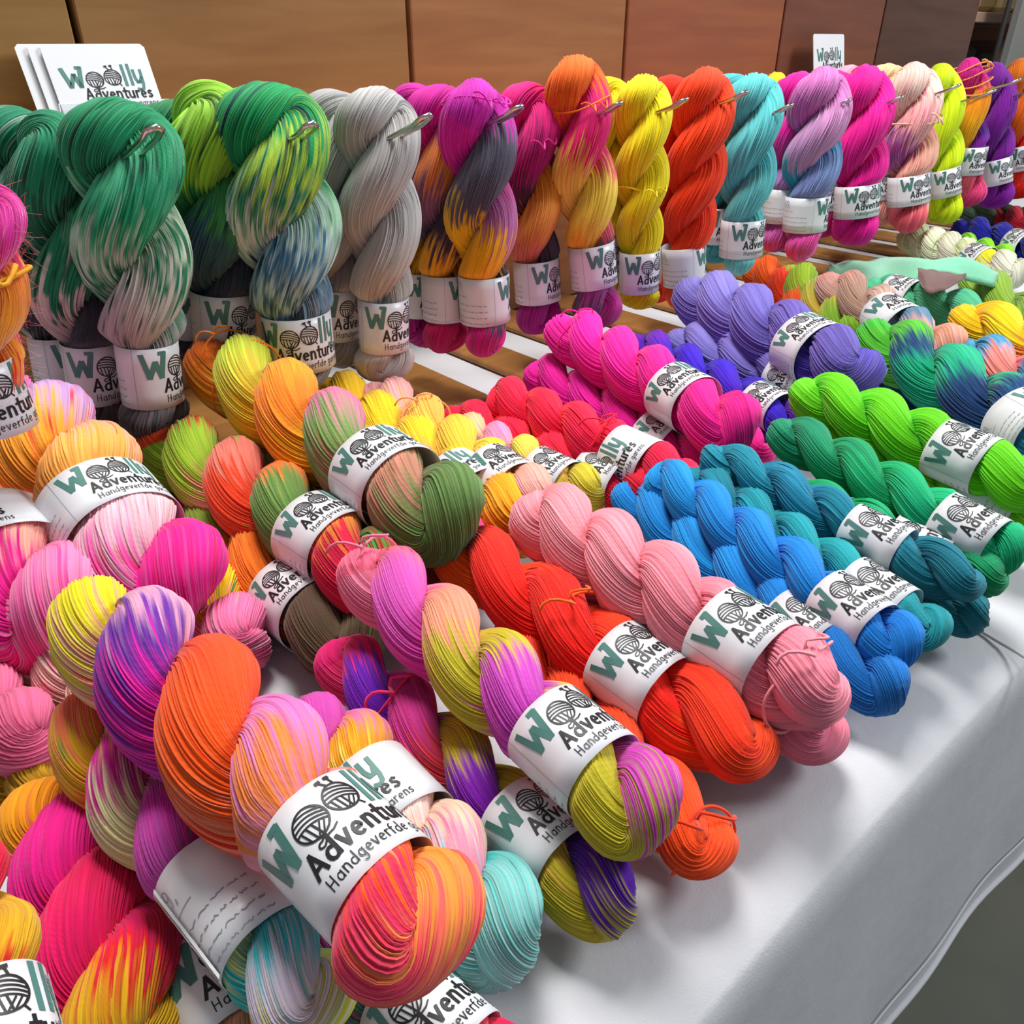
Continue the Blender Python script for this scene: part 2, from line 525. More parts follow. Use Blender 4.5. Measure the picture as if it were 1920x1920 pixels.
    pos[:, -1] = pos[:, 0]
    nr = rings + 1
    ua = np.concatenate([u2, [u2[0] + 1.0]])
    ua = np.where(ua > 1.0, ua, ua)
    V = pos.reshape(-1, 3).astype(np.float32)
    ii, jj = np.meshgrid(np.arange(rings), np.arange(M - 1), indexing='ij')
    b0 = (ii * M + jj).ravel()
    F = np.stack([b0, b0 + 1, b0 + M + 1, b0 + M], 1).astype(np.int32)
    me = bpy.data.meshes.new(name)
    me.vertices.add(len(V)); me.vertices.foreach_set('co', V.ravel())
    nf = len(F)
    me.loops.add(nf * 4); me.loops.foreach_set('vertex_index', F.ravel())
    me.polygons.add(nf)
    me.polygons.foreach_set('loop_start', np.arange(0, nf * 4, 4, dtype=np.int32))
    me.polygons.foreach_set('use_smooth', np.ones(nf, dtype=bool))
    at_u = me.attributes.new('along', 'FLOAT', 'POINT')
    at_u.data.foreach_set('value', np.repeat(ua, M).astype(np.float32))
    at_s = me.attributes.new('strand', 'FLOAT', 'POINT')
    at_s.data.foreach_set('value', np.tile(j, nr).astype(np.float32))
    me.update()
    return me, L, pf

def band_mesh(P, e1, L, R, tc, width, w_start, flip=False, skew=0.0, oval=1.0, face=None):
    """printed paper sleeve round a hank; the sheet itself plus the printing on it"""
    t0, t1 = tc - width / L / 2, tc + width / L / 2
    a = unit(P(min(t1, 1.0)) - P(max(t0, 0.0))); c0 = P(tc)
    n0 = unit((e1 if face is None else face) - a * (a @ (e1 if face is None else face))); m0 = np.cross(a, n0)
    if skew:                      # sleeve sits crooked
        a = unit(a + skew * m0); n0 = unit(n0 - a * (a @ n0)); m0 = np.cross(a, n0)
    mb = MB()
    seg = 56
    def pt(ang, s, r):
        rr = r * (1 + .02 * math.sin(2 * ang + 1) + .012 * math.sin(3 * ang))
        return c0 + a * s + rr * (math.cos(ang) * n0 + oval * math.sin(ang) * m0)
    th = 0.00035
    hs = [-.5, -.25, 0, .25, .5]
    V = []
    for r_ in (R, R - th):
        for h in hs:
            for k in range(seg): V.append(pt(2 * PI * k / seg, h * width, r_ + .0004 * math.cos(9 * k / seg) * abs(h)))
    F = []
    nh = len(hs); o = nh * seg
    for h in range(nh - 1):
        for k in range(seg):
            k2 = (k + 1) % seg
            F.append((h * seg + k, h * seg + k2, (h + 1) * seg + k2, (h + 1) * seg + k))
            F.append((o + h * seg + k, o + (h + 1) * seg + k, o + (h + 1) * seg + k2, o + h * seg + k2))
    for k in range(seg):
        k2 = (k + 1) % seg
        F.append((k, o + k, o + k2, k2))
        e = (nh - 1) * seg
        F.append((e + k, e + k2, o + e + k2, o + e + k))
    mb.add(V, F, 0)
    # glued overlap of the sheet
    ov = math.radians(w_start) + 2.2
    V = [pt(ov + d, s * width, R + .0007) for s in (-.5, .5) for d in (0, .12, .24)]
    mb.add(V, [(0, 3, 4, 1), (1, 4, 5, 2), (1, 4, 3, 0), (2, 5, 4, 1)], 0)
    ws = math.radians(w_start)
    for pr, off in ((LOGO, 0.0), (INFO, -1.22)):
        if not len(pr.V): continue
        x = pr.V[:, 0] + off; y = pr.V[:, 1]
        if flip: x = 1.9 - x; y = 1 - y
        ang = ws - x * width / R
        V = [pt(an, (.5 - yy) * width, R + .0003) for an, yy in zip(ang, y)]
        b = len(mb.v)
        mb.v += [tuple(map(float, p)) for p in V]
        mb.f += [tuple(i + b for i in q) for q in pr.f]
        mb.mi += pr.mi
    return mb

def tie_mesh(P, e1, L, pf, R, t, r=.0008, tails=True, seed=0, lift=.82):
    rnd = random.Random(seed)
    c = P(t); a = unit(P(min(t + .02, 1)) - P(max(t - .02, 0)))
    n0 = unit(e1 - a * (a @ e1)); m0 = np.cross(a, n0)
    mb = MB()
    rr = R * pf(t)
    ring = []
    for k in range(40):
        an = 2 * PI * k / 40
        ring.append(c + a * .004 * math.sin(an * 2 + seed) + rr * (lift + .16 * abs(math.cos(an + .6))) * (math.cos(an) * n0 + math.sin(an) * m0))
    mb.tube(ring, r, 6, closed=True)
    if tails:
        an = .25
        k0 = c + rr * (lift + .2) * (math.cos(an) * n0 + math.sin(an) * m0)
        for sgn in (-1, 1):
            pts = [k0]
            d = unit(a * rnd.uniform(-.5, .5) + m0 * sgn + n0 * .35)
            for q in range(1, 7):
                pts.append(k0 + d * .0032 * q + n0 * (.004 * math.sin(q * .55) - .0002 * q * q) + a * .006 * math.sin(q * .7 + sgn))
            mb.tube(pts, r, 6)
    return mb

LYING = [(0, .82), (.12, .98), (.35, 1.05), (.6, 1.02), (.85, 1.02), (.93, 1.0), (1, .82)]
HANG = [(0, .86), (.12, 1.0), (.3, 1.03), (.55, .95), (.70, .78), (.85, .74), (.93, .88), (1, .74)]
GRADE = {3: (72, 400), 2: (54, 310), 1: (40, 220)}
SCALE_BAND = 0.037
def skein(label, head, tail, R, A, B=None, mid=None, band=.72, bw=SCALE_BAND, ws=42, turns=3.2, th0=0.4, prof=None, grade=2,
          speck=None, speck_amt=.12, bleed=.03, flip=False, skew=0.0, tie=None, hang=False, seed=0, group=None, tie_col=None, rough=1.0,
          bf=None, name='yarn_skein', squash=1.0, brad=None, sheen=.25, oval=1.0, cat='yarn skein'):
    if hang and bw == SCALE_BAND: bw = .046
    prof = prof or (HANG if hang else LYING)
    if not hang:
        Lx = float(np.linalg.norm(np.array(tail) - np.array(head)))
        hw = bw / Lx * .5 + .045
        base = np.array([(x, np.interp(x, [p[0] for p in LYING], [p[1] for p in LYING])) for x in np.linspace(0, 1, 41)])
        if band: base[:, 1] *= 1 - .08 * np.exp(-((base[:, 0] - band) / hw) ** 6)
        prof = [tuple(q) for q in base]
    P0 = axis_curve(head, tail, mid)
    org = np.array(P0(0.5)); org[2] = min(head[2], tail[2]) if hang else 0.0
    P = lambda t: P0(t) - org
    e1 = np.array([0, -1.0, 0.0]) if hang else np.array([0, 0, 1.0])
    root = thing(name, label, cat, org, group)
    ns, rings = GRADE[grade]
    Lx = float(np.linalg.norm(np.array(tail) - np.array(head)))
    br = (brad or (bf or (.80 if hang else .945))) * R
    sq = (band, bw / Lx * .5, br) if band else None
    me, L, pf = hank_mesh('twisted_hank', P, e1, R, turns, th0, prof, ns, rings, seed + 11, rough, squash, squeeze=sq)
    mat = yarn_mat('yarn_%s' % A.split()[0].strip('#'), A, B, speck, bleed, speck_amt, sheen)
    link_mesh('twisted_hank', me, root, [mat])
    if band:
        tcam = unit(CAMP - P0(band))
        bm = band_mesh(P, e1, L, br, band, bw, ws, flip, skew, oval, face=tcam)
        bm.build('label_band', [PAPER, INK_G, INK_K, INK_B], root, smooth=True)
    if tie is not None:
        for k, tt in enumerate(tie if isinstance(tie, (list, tuple)) else [tie]):
            tm = tie_mesh(P, e1, L, pf, R, tt, seed=seed + k, tails=(grade > 1 and k == 0), r=.0008 if not tie_col else .0013, lift=.82 if not tie_col else .92)
            tm.build('tie_strand', [plain('tie_' + tie_col.strip('#'), tie_col, .8) if tie_col else mat], root, smooth=True)
    return root

# ------------------------------------------------------------------ setting: hall, table, cloth, rack
FLOOR_Z = -0.75
mb = MB(); mb.box((-3, -3, FLOOR_Z - .05), (6.5, 6.5, FLOOR_Z))
def floor_mat():
    m, nt, n, l, b = new_mat('hall_floor')
    tc = n.new('ShaderNodeTexCoord')
    ns = n.new('ShaderNodeTexNoise'); ns.inputs['Scale'].default_value = 6; ns.inputs['Detail'].default_value = 8
    l.new(tc.outputs['Object'], ns.inputs['Vector'])
    r = n.new('ShaderNodeValToRGB')
    r.color_ramp.elements[0].color = (*srgb('#4a4a40'), 1); r.color_ramp.elements[1].color = (*srgb('#6b6b5e'), 1)
    l.new(ns.outputs['Fac'], r.inputs['Fac']); l.new(r.outputs[0], b.inputs['Base Color'])
    b.inputs['Roughness'].default_value = .7
    return m
structure(mb.build('floor', floor_mat()))
mb = MB(); mb.box((-3, 3.6, FLOOR_Z), (6.5, 3.7, 2.6))
structure(mb.build('wall_back', plain('hall_wall', '#8e9496', .8)))

YE = 0.077                       # front edge of the table
table = thing('folding_table', 'long table hidden under the white cloth, carrying all the yarn', 'table', (1.2, .6, FLOOR_Z))
mb = MB(); mb.box((-1.6, -.488, .718), (1.5, .45, .744), bev=.004)
mb.build('tabletop', plain('table_board', '#b9a58a', .6), table)
lm = plain('table_steel', '#5a5a5c', .4, .8)
for lx in (-1.4, 1.3):
    for ly in (-.4, .38):
        mb = MB(); mb.tube([(lx, ly, 0), (lx, ly, .718)], .014, 12)
        mb.build('leg', lm, table, True)

def build_cloth():
    """one sheet: flat top, soft rounded front edge, hanging front with folds and a hem"""
    xs = np.linspace(-.45, 2.75, 190)
    prof_ = []                                       # (y, z, hang parameter)
    for y in np.linspace(1.05, YE + .03, 64): prof_.append((y, 0.0, 0.0))
    for k in range(1, 9):
        a_ = PI / 2 * k / 8
        prof_.append((YE + .012 - .012 * math.sin(a_) + .018 * (1 - k / 8), -.010 * (1 - math.cos(a_)), .0))
    for h in np.linspace(.02, .36, 40): prof_.append((YE - .004, -.010 - h, h))
    V = []
    for i, x in enumerate(xs):
        for (y, z, h) in prof_:
            f = h / .36
            fold = (.004 * math.sin(x * 13 + 1.1) + .003 * math.sin(x * 29 + 2.0)) * f
            flare = -.014 * f
            zz = z
            if h == 0 and y > YE + .02:
                zz += .0010 * math.sin(x * 21 + y * 9) * math.sin(y * 17 + 1) * (1 if y < .5 else .3)
            V.append((x, y + fold + flare + (.004 * math.sin(x * 6.3)), zz))
    n = len(prof_); F = []
    for i in range(len(xs) - 1):
        for k in range(n - 1): F.append((i * n + k, i * n + k + 1, (i + 1) * n + k + 1, (i + 1) * n + k))
    me = make_mesh('tablecloth', V, F, True)
    o = link_mesh('tablecloth', me, None, [cloth_mat()])
    s = o.modifiers.new('thick', 'SOLIDIFY'); s.thickness = .0016; s.offset = -1
    return o
cloth = build_cloth()
tag(cloth, 'white cotton tablecloth with a hemmed front drop, spread under the yarn', 'tablecloth')
def drop_pt(x, h):
    f = h / .36
    return (x, YE - .004 + (.004 * math.sin(x * 13 + 1.1) + .003 * math.sin(x * 29 + 2.0)) * f - .014 * f + .004 * math.sin(x * 6.3) - .0022, -.010 - h)
mb = MB()
mb.tube([drop_pt(x, .352) for x in np.linspace(-.45, 2.75, 190)], .003, 6)
mb.tube([drop_pt(x, .315) for x in np.linspace(-.45, 2.75, 190)], .0009, 5)
mb.build('hem', cloth_mat(), cloth, True)
mb = MB()
a_, b_ = at(1815, 1170, .0015), at(1990, 1272, .0015)
mb.tube([a_ + (b_ - a_) * k / 24 + np.array([0, .0006 * math.sin(k * .9), 0]) for k in range(25)], .0012, 6)
mb.build('fold_crease', plain('crease', '#c9c6c4', .9), cloth, True)

# wooden display rack: back panels, ledge, hooks and foot slats move together
YB = 0.86
rack = thing('display_rack', 'wooden display rack with plywood back panels, steel hooks and foot slats', 'display rack', (1.1, YB, 0))
seams = [v * YB / .93 for v in (-.45, .275, .657, 1.05, 1.467, 1.83, 2.28)]
pcols = [('#8a6538', '#a47c48'), ('#8e6238', '#a4784a'), ('#945e3a', '#a87248'), ('#8c5038', '#a0603e'), ('#6e4030', '#7c4c38'), ('#4e3228', '#5a3c30')]
for k in range(6):
    mb = MB(); mb.box((seams[k] + .0028, YB, .004), (seams[k + 1] - .0028, YB + .016, .82), bev=.0015)
    p = mb.build('back_panel', wood_mat('plywood_%d' % k, *pcols[k]), rack)
    p.location = (-1.1, -YB, 0)
mb = MB(); mb.box((-.45, YB + .017, .0), (2.10, YB + .03, .80))
p = mb.build('backing_board', plain('dark_gap', '#2c1d14', .8), rack); p.location = (-1.1, -YB, 0)
mb = MB(); mb.box((-.45, YB - .055, .266), (2.05, YB - .0005, .280), bev=.002)
p = mb.build('ledge', wood_mat('ledge_wood', '#9a6a3c', '#b58250', (26, 3, 3)), rack); p.location = (-1.1, -YB, 0)
sw = wood_mat('slat_wood', '#8a5c30', '#ab7a44', (4, 22, 4), .35)
for k in range(-3, 15):
    x0 = .465 + .116 * k
    mb = MB(); mb.box((x0, .62 if k != 0 else .626, .001), (x0 + .056, YB - .0005, .009), bev=.002)
    p = mb.build('foot_slat', sw, rack); p.location = (-1.1, -YB, 0)
mb = MB(); mb.tube(arc3 if False else [(2.03 + .012 * math.cos(a), YB - .004, .492 + .012 * math.sin(a)) for a in np.linspace(0, 2 * PI, 25)[:-1]], .003, 8, closed=True)
p = mb.build('ring_pull', METAL, rack, True); p.location = (-1.1, -YB, 0)

def hook(hx, tipx, tipy):
    """double-wire steel hook from the board out through the skein heads, tip turned up"""
    d = ray(tipx, tipy)
    tip = CAMP + d * (hx / d[0])
    ty = min(max(tip[1], YF - .085), YF - .030)
    x, z = hx, tip[2]
    zb = z - .020
    g = .0045
    prof_ = [(YB - .002, zb - .006), (YB - .05, zb - .006), (ty + .07, zb - .003), (ty + .045, zb + .003), (ty + .012, z - .006), (ty, z)]
    pts = [(x - g, y, zz) for y, zz in prof_] + [(x, ty - .004, z + .002)] + [(x + g, y, zz) for y, zz in prof_[::-1]]
    pts = [tuple(p) for p in resample3(pts, .008)]
    mb = MB(); mb.tube(pts, .0019, 7)
    p = mb.build('hook', METAL, rack, True); p.location = (-1.1, -YB, 0)
def resample3(p, step):
    p = np.array(p, float); out = [p[0]]
    for a, b in zip(p[:-1], p[1:]):
        n = max(1, int(np.linalg.norm(b - a) / step))
        for i in range(1, n + 1): out.append(a + (b - a) * i / n)
    return out
YF = 0.61
FRONT = [((215, 190), (295, 812), 290, 244), ((497, 160), (570, 722), 583, 236), ((705, 166), (722, 708), 800, 220), ((890, 150), (912, 662), 972, 203), ((1073, 104), (1122, 612), 1157, 196),
         ((1207, 140), (1196, 577), 1282, 189), ((1330, 127), (1272, 575), 1395, 175), ((1415, 138), (1385, 512), 1480, 199), ((1545, 127), (1500, 484), 1590, 189), ((1622, 125), (1600, 458), 1670, 182),
         ((1712, 119), (1700, 434), 1757, 160), ((1762, 120), (1772, 418), 1793, 168), ((1817, 110), (1818, 385), 1853, 148), ((1862, 120), (1868, 388), 1896, 159)]
for top, bot, tx, ty in FRONT:
    ft = aty(*bot, YF); hd = above(*top, ft)
    hook(hd[0] * .8 + ft[0] * .2, tx, ty)

# ------------------------------------------------------------------ card holders on the ledge
def cards(label, px, n, w, dx=0.0, tilt=.22, z0=.281, Y=.826, text=True):
    bl = aty(px, 205, Y)
    root = thing('card_holder', label, 'card holder', (bl[0], Y, z0))
    h = w * .66
    acr, nt, nn, ll, b = new_mat('clear_acrylic')
    b.inputs['Base Color'].default_value = (.95, .97, 1, 1); b.inputs['Transmission Weight'].default_value = .92
    b.inputs['Roughness'].default_value = .08; b.inputs['IOR'].default_value = 1.45
    mb = MB()
    mb.box((-.004, -.016, 0), (w + .004, .014, .004), bev=.001)
    mb.box((-.004, -.016, .004), (w + .004, -.0135, .014), bev=.0006)
    mb.build('tray', acr, root)
    mk = PAPER
    for k in range(n):
        mb = MB()
        s = -.010 + .006 * k if n > 1 else -.009
        s0 = -.0085 + .0045 * (n - 1 - k)
        ox = dx * (n - 1 - k)
        c, sn = math.cos(tilt), math.sin(tilt)
        def tp(x, z, o):   # tilted card
            return (x - ox, s0 + o * c + z * sn, .0045 + z * c - o * sn)
        V = [tp(x, z, o) for o in (0, .0011) for x, z in ((0, 0), (w, 0), (w, h - .003), (w - .003, h), (.003, h), (0, h - .003))]
        mb.add(V, [(0, 1, 2, 3, 4, 5), (11, 10, 9, 8, 7, 6)] + [(i, 6 + i, 6 + (i + 1) % 6, (i + 1) % 6) for i in range(6)], 0)
        if k == n - 1 and text:
            hh = w / 1.8
            b0 = len(mb.v)
            mb.v += [tuple(map(float, tp(.10 * w + q[0] * hh * .92, (.02 + q[1] * .66) * h * 1.05, -.0003))) for q in LOGO.V]
            mb.f += [tuple(i + b0 for i in f) for f in LOGO.f]; mb.mi += LOGO.mi
        mb.build('card', [PAPER, INK_G, INK_K], root)
    return root
cards('clear holder with a stack of white shop cards above the green skeins at far left', 112, 3, .086, .0085, tilt=.40)
aa = cards('single white shop card standing behind the pink and blue skeins', 1508, 1, .10)

# ------------------------------------------------------------------ skeins on the hooks
def hung(label, top, bot, w, A, B=None, Y=YF, group=None, **k):
    foot = aty(*bot, Y)
    foot[2] = max(foot[2], .02)
    head = above(*top, foot)
    R = .5 * w * mpx((head * .7 + foot * .3))
    k.setdefault('turns', 1.7); k.setdefault('band', .78); k.setdefault('grade', 2)
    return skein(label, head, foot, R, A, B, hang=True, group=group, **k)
Y2, Y3 = YF + .047, YF + .092
EM = '#0f6b46'; MINT = '#b9cdb9'; SAGE = '#a9a096'; CHAR = '#5b5258'
G = 'skeins hanging on the hooks'
hung('speckled emerald and grey skein at the front of the far left hook', (215, 190), (295, 812), 205, '#2a9464 #88c8a0 #2a9060 #d0d8c0 #2b7a58 #c9c4b8 #b8aeb0 #8e868c #4a4448 #5a5456', '#248a5c #58b088 #2a9a68 #b0d0b8 #28885c #c9cabc #3a8a68 #b0a8a4 #a8a0a4 #6d6468 #3d383c', bf=0.6, th0=.6, speck='#0c3f2c', ws=15, grade=3, seed=1, bleed=.045, group=G)
hung('emerald and pale grey skein, second on the far left hook, label half hidden', (95, 212), (195, 806), 180, '#2a9a68 #68b48c #2a8a60 #d0ccc0 #c6bcb8 #23242c #55484c', '#2b8a62 #226a4c #b8b4aa #31323a #3a3a42 #4a4044', Y=Y2, bf=0.62, th0=2.2, speck='#0c3f2c', ws=48, seed=2, bleed=.05, group=G)
hung('emerald skein at the back of the far left hook, mostly hidden', (25, 205), (128, 790), 165, '#2b7a5c #3a7a60 #4a4a4c #33343a #55484c', Y=Y3, bf=0.6, th0=.9, speck='#b9cdb9', ws=8, seed=3, grade=1, bleed=.05, group=G)
hung('lime topped skein turning pale blue grey, front of the second hook', (497, 160), (570, 722), 205, '#57b070 #a8d870 #2c8a54 #9fc8a8 #c8e0d8 #4a7a98 #a8c8d0 #39607a #a89a90 #88807c', '#2c9a5c #b8d860 #3a8a68 #cfe0dc #8fb8c0 #bcd6d4 #45647c #8098a8 #8a8484 #a09890', bf=0.7, th0=.7, speck='#123c44', ws=66, grade=3, seed=4, bleed=.05, band=.815,  group=G)
hung('lime and dark blue grey skein behind the lime topped one', (395, 155), (425, 700), 190, '#8fc850 #4f9a58 #3a5a68 #2d3c4c #5a4c50', '#9fd058 #3d9058 #28384a #353a48 #4a4048', Y=Y2, bf=0.66, th0=1.9, speck='#123c2c', ws=30, seed=5, group=G)
hung('dark green skein, last on the second hook', (335, 190), (365, 672), 150, '#2f7a50 #2d5a50 #2d3c4c #4a4048', Y=Y3, bf=0.66, th0=.5, seed=6, grade=1, ws=30, group=G)
hung('light grey skein at the front of the third hook', (705, 166), (722, 708), 152, '#b9b6b4 #c2bfbd #bab4b0 #bdb6b2', bf=0.68, th0=.65, ws=40, grade=3, seed=7, turns=1.8, group=G)
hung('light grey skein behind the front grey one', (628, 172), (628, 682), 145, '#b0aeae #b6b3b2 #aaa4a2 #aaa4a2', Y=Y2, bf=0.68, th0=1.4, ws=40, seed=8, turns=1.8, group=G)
MG = '#cc3f9a'; GR = '#4d4a58'; YO = '#f2b030'
hung('magenta, charcoal and amber skein with the blank label side out', (890, 150), (912, 662), 140, '#e050b0 #e45aae #d868a4 #c078a8 #f8b850 #f4b040 #403a48 #f0509c', '#cc4ab0 #5a5766 #524f60 #f8c848 #f8b840 #3e3846 #4c4454', bf=0.75, th0=.2, ws=-34, grade=3, seed=9, turns=1.75, band=.765, tie=.06, group=G)
hung('magenta, mauve and amber skein second on the fourth hook', (822, 160), (838, 655), 128, '#e04a9a #f08868 #a06a8c #4a3a48 #f8b458 #3e3846 #d8487c', '#d0409c #e08a60 #8a6080 #50465a #e89a48 #463a46 #c8406c', Y=Y2, bf=0.76, th0=.9, ws=-10, seed=10, band=.765, group=G)
hung('magenta and golden skein at the back of the fourth hook', (775, 160), (792, 648), 110, '#c8409c #b8407c #3a3038 #f8c430 #f4b830 #362e38 #b83a8c', Y=Y3, th0=2.2, ws=40, seed=11, grade=1, band=.765, group=G)
hung('raspberry, lemon and charcoal skein with an orange loop on top', (1073, 104), (1122, 612), 122, '#f88848 #e03878 #e03878 #e86080 #f8e070 #f8e070 #f4b458 #5a5664 #4a4656 #d050a0', '#f88050 #e03080 #e84078 #f8e070 #f8e480 #f4b068 #e07088 #524f5e #b060a0 #524c5a', bf=0.78, th0=.35, ws=12, grade=3, seed=12, turns=1.9, band=.74, tie=.16, group=G)
hung('pink and peach skein behind the orange topped one', (985, 158), (1012, 622), 118, '#e0409a #d83a80 #e8a058 #f0a868 #e08878 #4a4652 #b03f90', '#e84a8c #b03070 #5a3048 #e89a60 #54505c #3e3846 #a83c8c', Y=Y2, th0=1.2, ws=10, seed=13, tie=.2, band=.76, group=G)
hung('bright lemon yellow skein at the front of its hook', (1207, 140), (1196, 577), 102, '#fcee48 #fae83c #f6e43c #f2de3c', th0=.5, ws=40, seed=14, turns=2.0, band=.82, tie=.45, group=G)
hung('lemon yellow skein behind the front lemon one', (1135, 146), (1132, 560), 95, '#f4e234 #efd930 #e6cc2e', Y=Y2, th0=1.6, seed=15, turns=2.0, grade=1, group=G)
hung('coral red skein with the small print of its label showing', (1330, 127), (1272, 575), 110, '#ff6048 #fc5840 #fa5844 #fa5c40', th0=.3, ws=-38, seed=16, turns=2.2, band=.80, skew=-.16, group=G)
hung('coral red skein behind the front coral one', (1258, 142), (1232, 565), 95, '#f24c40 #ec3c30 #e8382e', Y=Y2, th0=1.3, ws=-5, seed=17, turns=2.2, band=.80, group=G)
hung('turquoise skein at the front of its hook', (1415, 138), (1385, 512), 108, '#76d0d2 #70c8cc #78cccc #88d0d0', th0=.6, ws=25, seed=18, turns=1.7, band=.80, group=G)
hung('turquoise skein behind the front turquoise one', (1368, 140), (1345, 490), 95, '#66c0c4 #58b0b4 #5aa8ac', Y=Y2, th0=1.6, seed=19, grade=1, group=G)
hung('golden yellow skein peeping out behind the turquoise ones', (1455, 136), (1440, 470), 70, '#fbd62a #fad040 #f0b838', Y=Y2 + .03, th0=.6, seed=20, grade=1, band=.82, group=G)
hung('sky blue, lilac and pink skein, its label turned away', (1545, 127), (1500, 484), 108, '#d87ac0 #c890cc #3a98bc #8aa0cc #8c94c4 #40b0c0 #f078b8', '#d888c4 #d49cc8 #d0a0cc #52b0cc #9aa4cc #d090c4 #f070b4', th0=.3, ws=-28, seed=21, turns=1.8, band=.74, group=G)
hung('lilac skein with a plain label behind the sky blue and pink one', (1500, 135), (1452, 470), 90, '#e83aa0 #d860a8 #b08ac0 #d070b0', Y=Y2, th0=1.0, ws=-40, seed=22, grade=1, band=.72, group=G)
hung('hot magenta skein at the front of its hook', (1622, 125), (1600, 458), 108, '#f22ca0 #ee249a #ee2a9c #f02a9e', th0=.4, ws=28, seed=23, turns=1.6, band=.73, group=G)
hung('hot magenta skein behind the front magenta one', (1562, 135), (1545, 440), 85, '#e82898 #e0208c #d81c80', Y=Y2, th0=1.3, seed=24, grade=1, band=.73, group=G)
hung('pale pink skein at the back of the magenta hook', (1585, 124), (1570, 430), 75, '#f0b0c0 #f0b8b8 #f0b0b0', Y=Y3, th0=1.3, seed=25, grade=1, band=.73, group=G)
hung('pale peach skein with rose and violet speckles', (1712, 119), (1700, 434), 98, '#f8d8cc #f8ccb8 #f4c0a8 #f0b8a8 #e88890', '#f8d8cc #f4b8b8 #a860a8 #f0c0a8 #f4c8b8 #e87880', th0=.3, ws=20, seed=26, turns=1.7, band=.73, speck='#d8508c', speck_amt=.1, tie=.33, tie_col='#f4c8a8', group=G)
hung('cream and apricot skein behind the pale peach one', (1655, 122), (1655, 420), 80, '#f8d0a8 #f0b8a0 #e8a8a0', Y=Y2, th0=1.4, seed=27, grade=1, band=.73, group=G)
hung('acid yellow green skein beside the pale peach one', (1762, 120), (1772, 418), 76, '#d6ee30 #d2ec28 #d8ee34', th0=.3, ws=30, seed=28, turns=1.6, band=.73, group=G)
hung('purple, gold and rose skein with orange yarn wound round its head', (1817, 110), (1818, 385), 70, '#c83a80 #e88a40 #5a2a88 #7a3098 #e87888', '#d04090 #f09a38 #f4b030 #f0a830 #c85a70 #f06a98', th0=.4, ws=30, seed=29, turns=1.5, band=.68, tie=[.06, .11, .17, .23], tie_col='#f09a50', skew=.2, group=G)
hung('deep purple skein near the far end of the row', (1862, 120), (1868, 388), 72, '#7a2a94 #74288e #822c98', th0=.4, ws=20, seed=30, turns=1.5, band=.74, group=G)
hung('burnt orange and red skein at the far right edge', (1910, 112), (1912, 370), 74, '#d8742a #e06a2a #e03a3c #e83a30', th0=.4, ws=40, seed=31, turns=1.5, band=.70, group=G)
hung('fuzzy magenta and orange mohair skein cut off at the left edge', (-50, 335), (-8, 775), 150, '#d81a98 #e01a70 #f08818 #f49a18 #f4502a #f46018', '#e0209a #e81a80 #e82a40 #c81a98 #f49818 #f4502a', Y=.50, th0=.8, ws=112, tie=.36, tie_col='#e8a020', seed=32, turns=1.5, band=.91, bw=.04, sheen=.9, skew=-.25, group='skeins at the left edge')

moh = [o for o in bpy.data.objects if str(o.get('label', '')).startswith('fuzzy')][0]
src = [c for c in moh.children if c.name.startswith('twisted_hank')][0]
rnd = random.Random(9)
mb = MB()
vv = src.data.vertices
for k in range(1500):
    v = vv[rnd.randrange(len(vv))]
    p = np.array(v.co); n_ = np.array(v.normal)
    d_ = unit(n_ + np.array([rnd.gauss(0, .6), rnd.gauss(0, .6), rnd.gauss(0, .6)]))
    e_ = np.array([rnd.gauss(0, 1), rnd.gauss(0, 1), rnd.gauss(0, 1)]) * .0025
    ln = rnd.uniform(.003, .008)
    mb.tube([p - n_ * .0006, p + d_ * ln * .5 + e_, p + d_ * ln + e_ * 1.6], .00006, 3)
halo = mb.build('mohair_halo', plain('mohair_fibre', '#f06a70', .8), moh)

# ------------------------------------------------------------------ skeins lying on the cloth
def lying(label, hd, tl, w, A, B=None, mid=None, group=None, **k):
    h = at(*hd); t = at(*tl)
    R = .5 * w * mpx((h + t) / 2)
    if k.get('band'):
        dh, dt = mpx(h), mpx(t); s_ = k['band']
        k['band'] = s_ * dh / (dt + s_ * (dh - dt))
    k['turns'] = k.get('turns', 3.2) * .84
    if mid is not None: mid = at(*mid)
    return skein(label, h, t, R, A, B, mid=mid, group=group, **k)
GL_ = 'skeins piled on the tablecloth'
LB, LT = .031, .078
# pink pile at the left
lying('peach, orange and rose skein above the left pile, white label on top', (5, 742, .130), (345, 1140, .062), 235, '#f090c0 #c8a0d0 #f8b060 #f8a060 #f8b0a0 #f8b078 #e8c8cc #f0c0cc #f070b0', '#e880b8 #f8a858 #f8c0b0 #f8b0a0 #f8b870 #f8a868 #e0c8cc #f04898 #f02890', th0=2.4, band=.60, ws=14, grade=3, seed=41, turns=2.6, speck='#e83858', speck_amt=.07, group=GL_)
lying('peach and pink skein cut off at the left edge, end lobe towards the cloth', (-190, 800, .115), (125, 1195, .065), 240, '#f8b0a0 #f8c0a8 #f8b0a0 #f8b8a8 #f89ac0', '#f0a0b0 #f8b8a8 #f098b0 #f8b8a8 #f058a0', th0=.4, band=.62, ws=70, grade=3, seed=42, turns=2.4, group=GL_)
lying('yellow speckled skein mostly hidden behind the orange and violet skein', (296, 975, .03), (462, 1232, .03), 140, '#f880b8 #f8d840 #f8a0b8 #f8d048 #f88ab0', th0=.6, band=.36, ws=-120, grade=2, seed=43, speck='#2a9a80', speck_amt=.1, group=GL_)
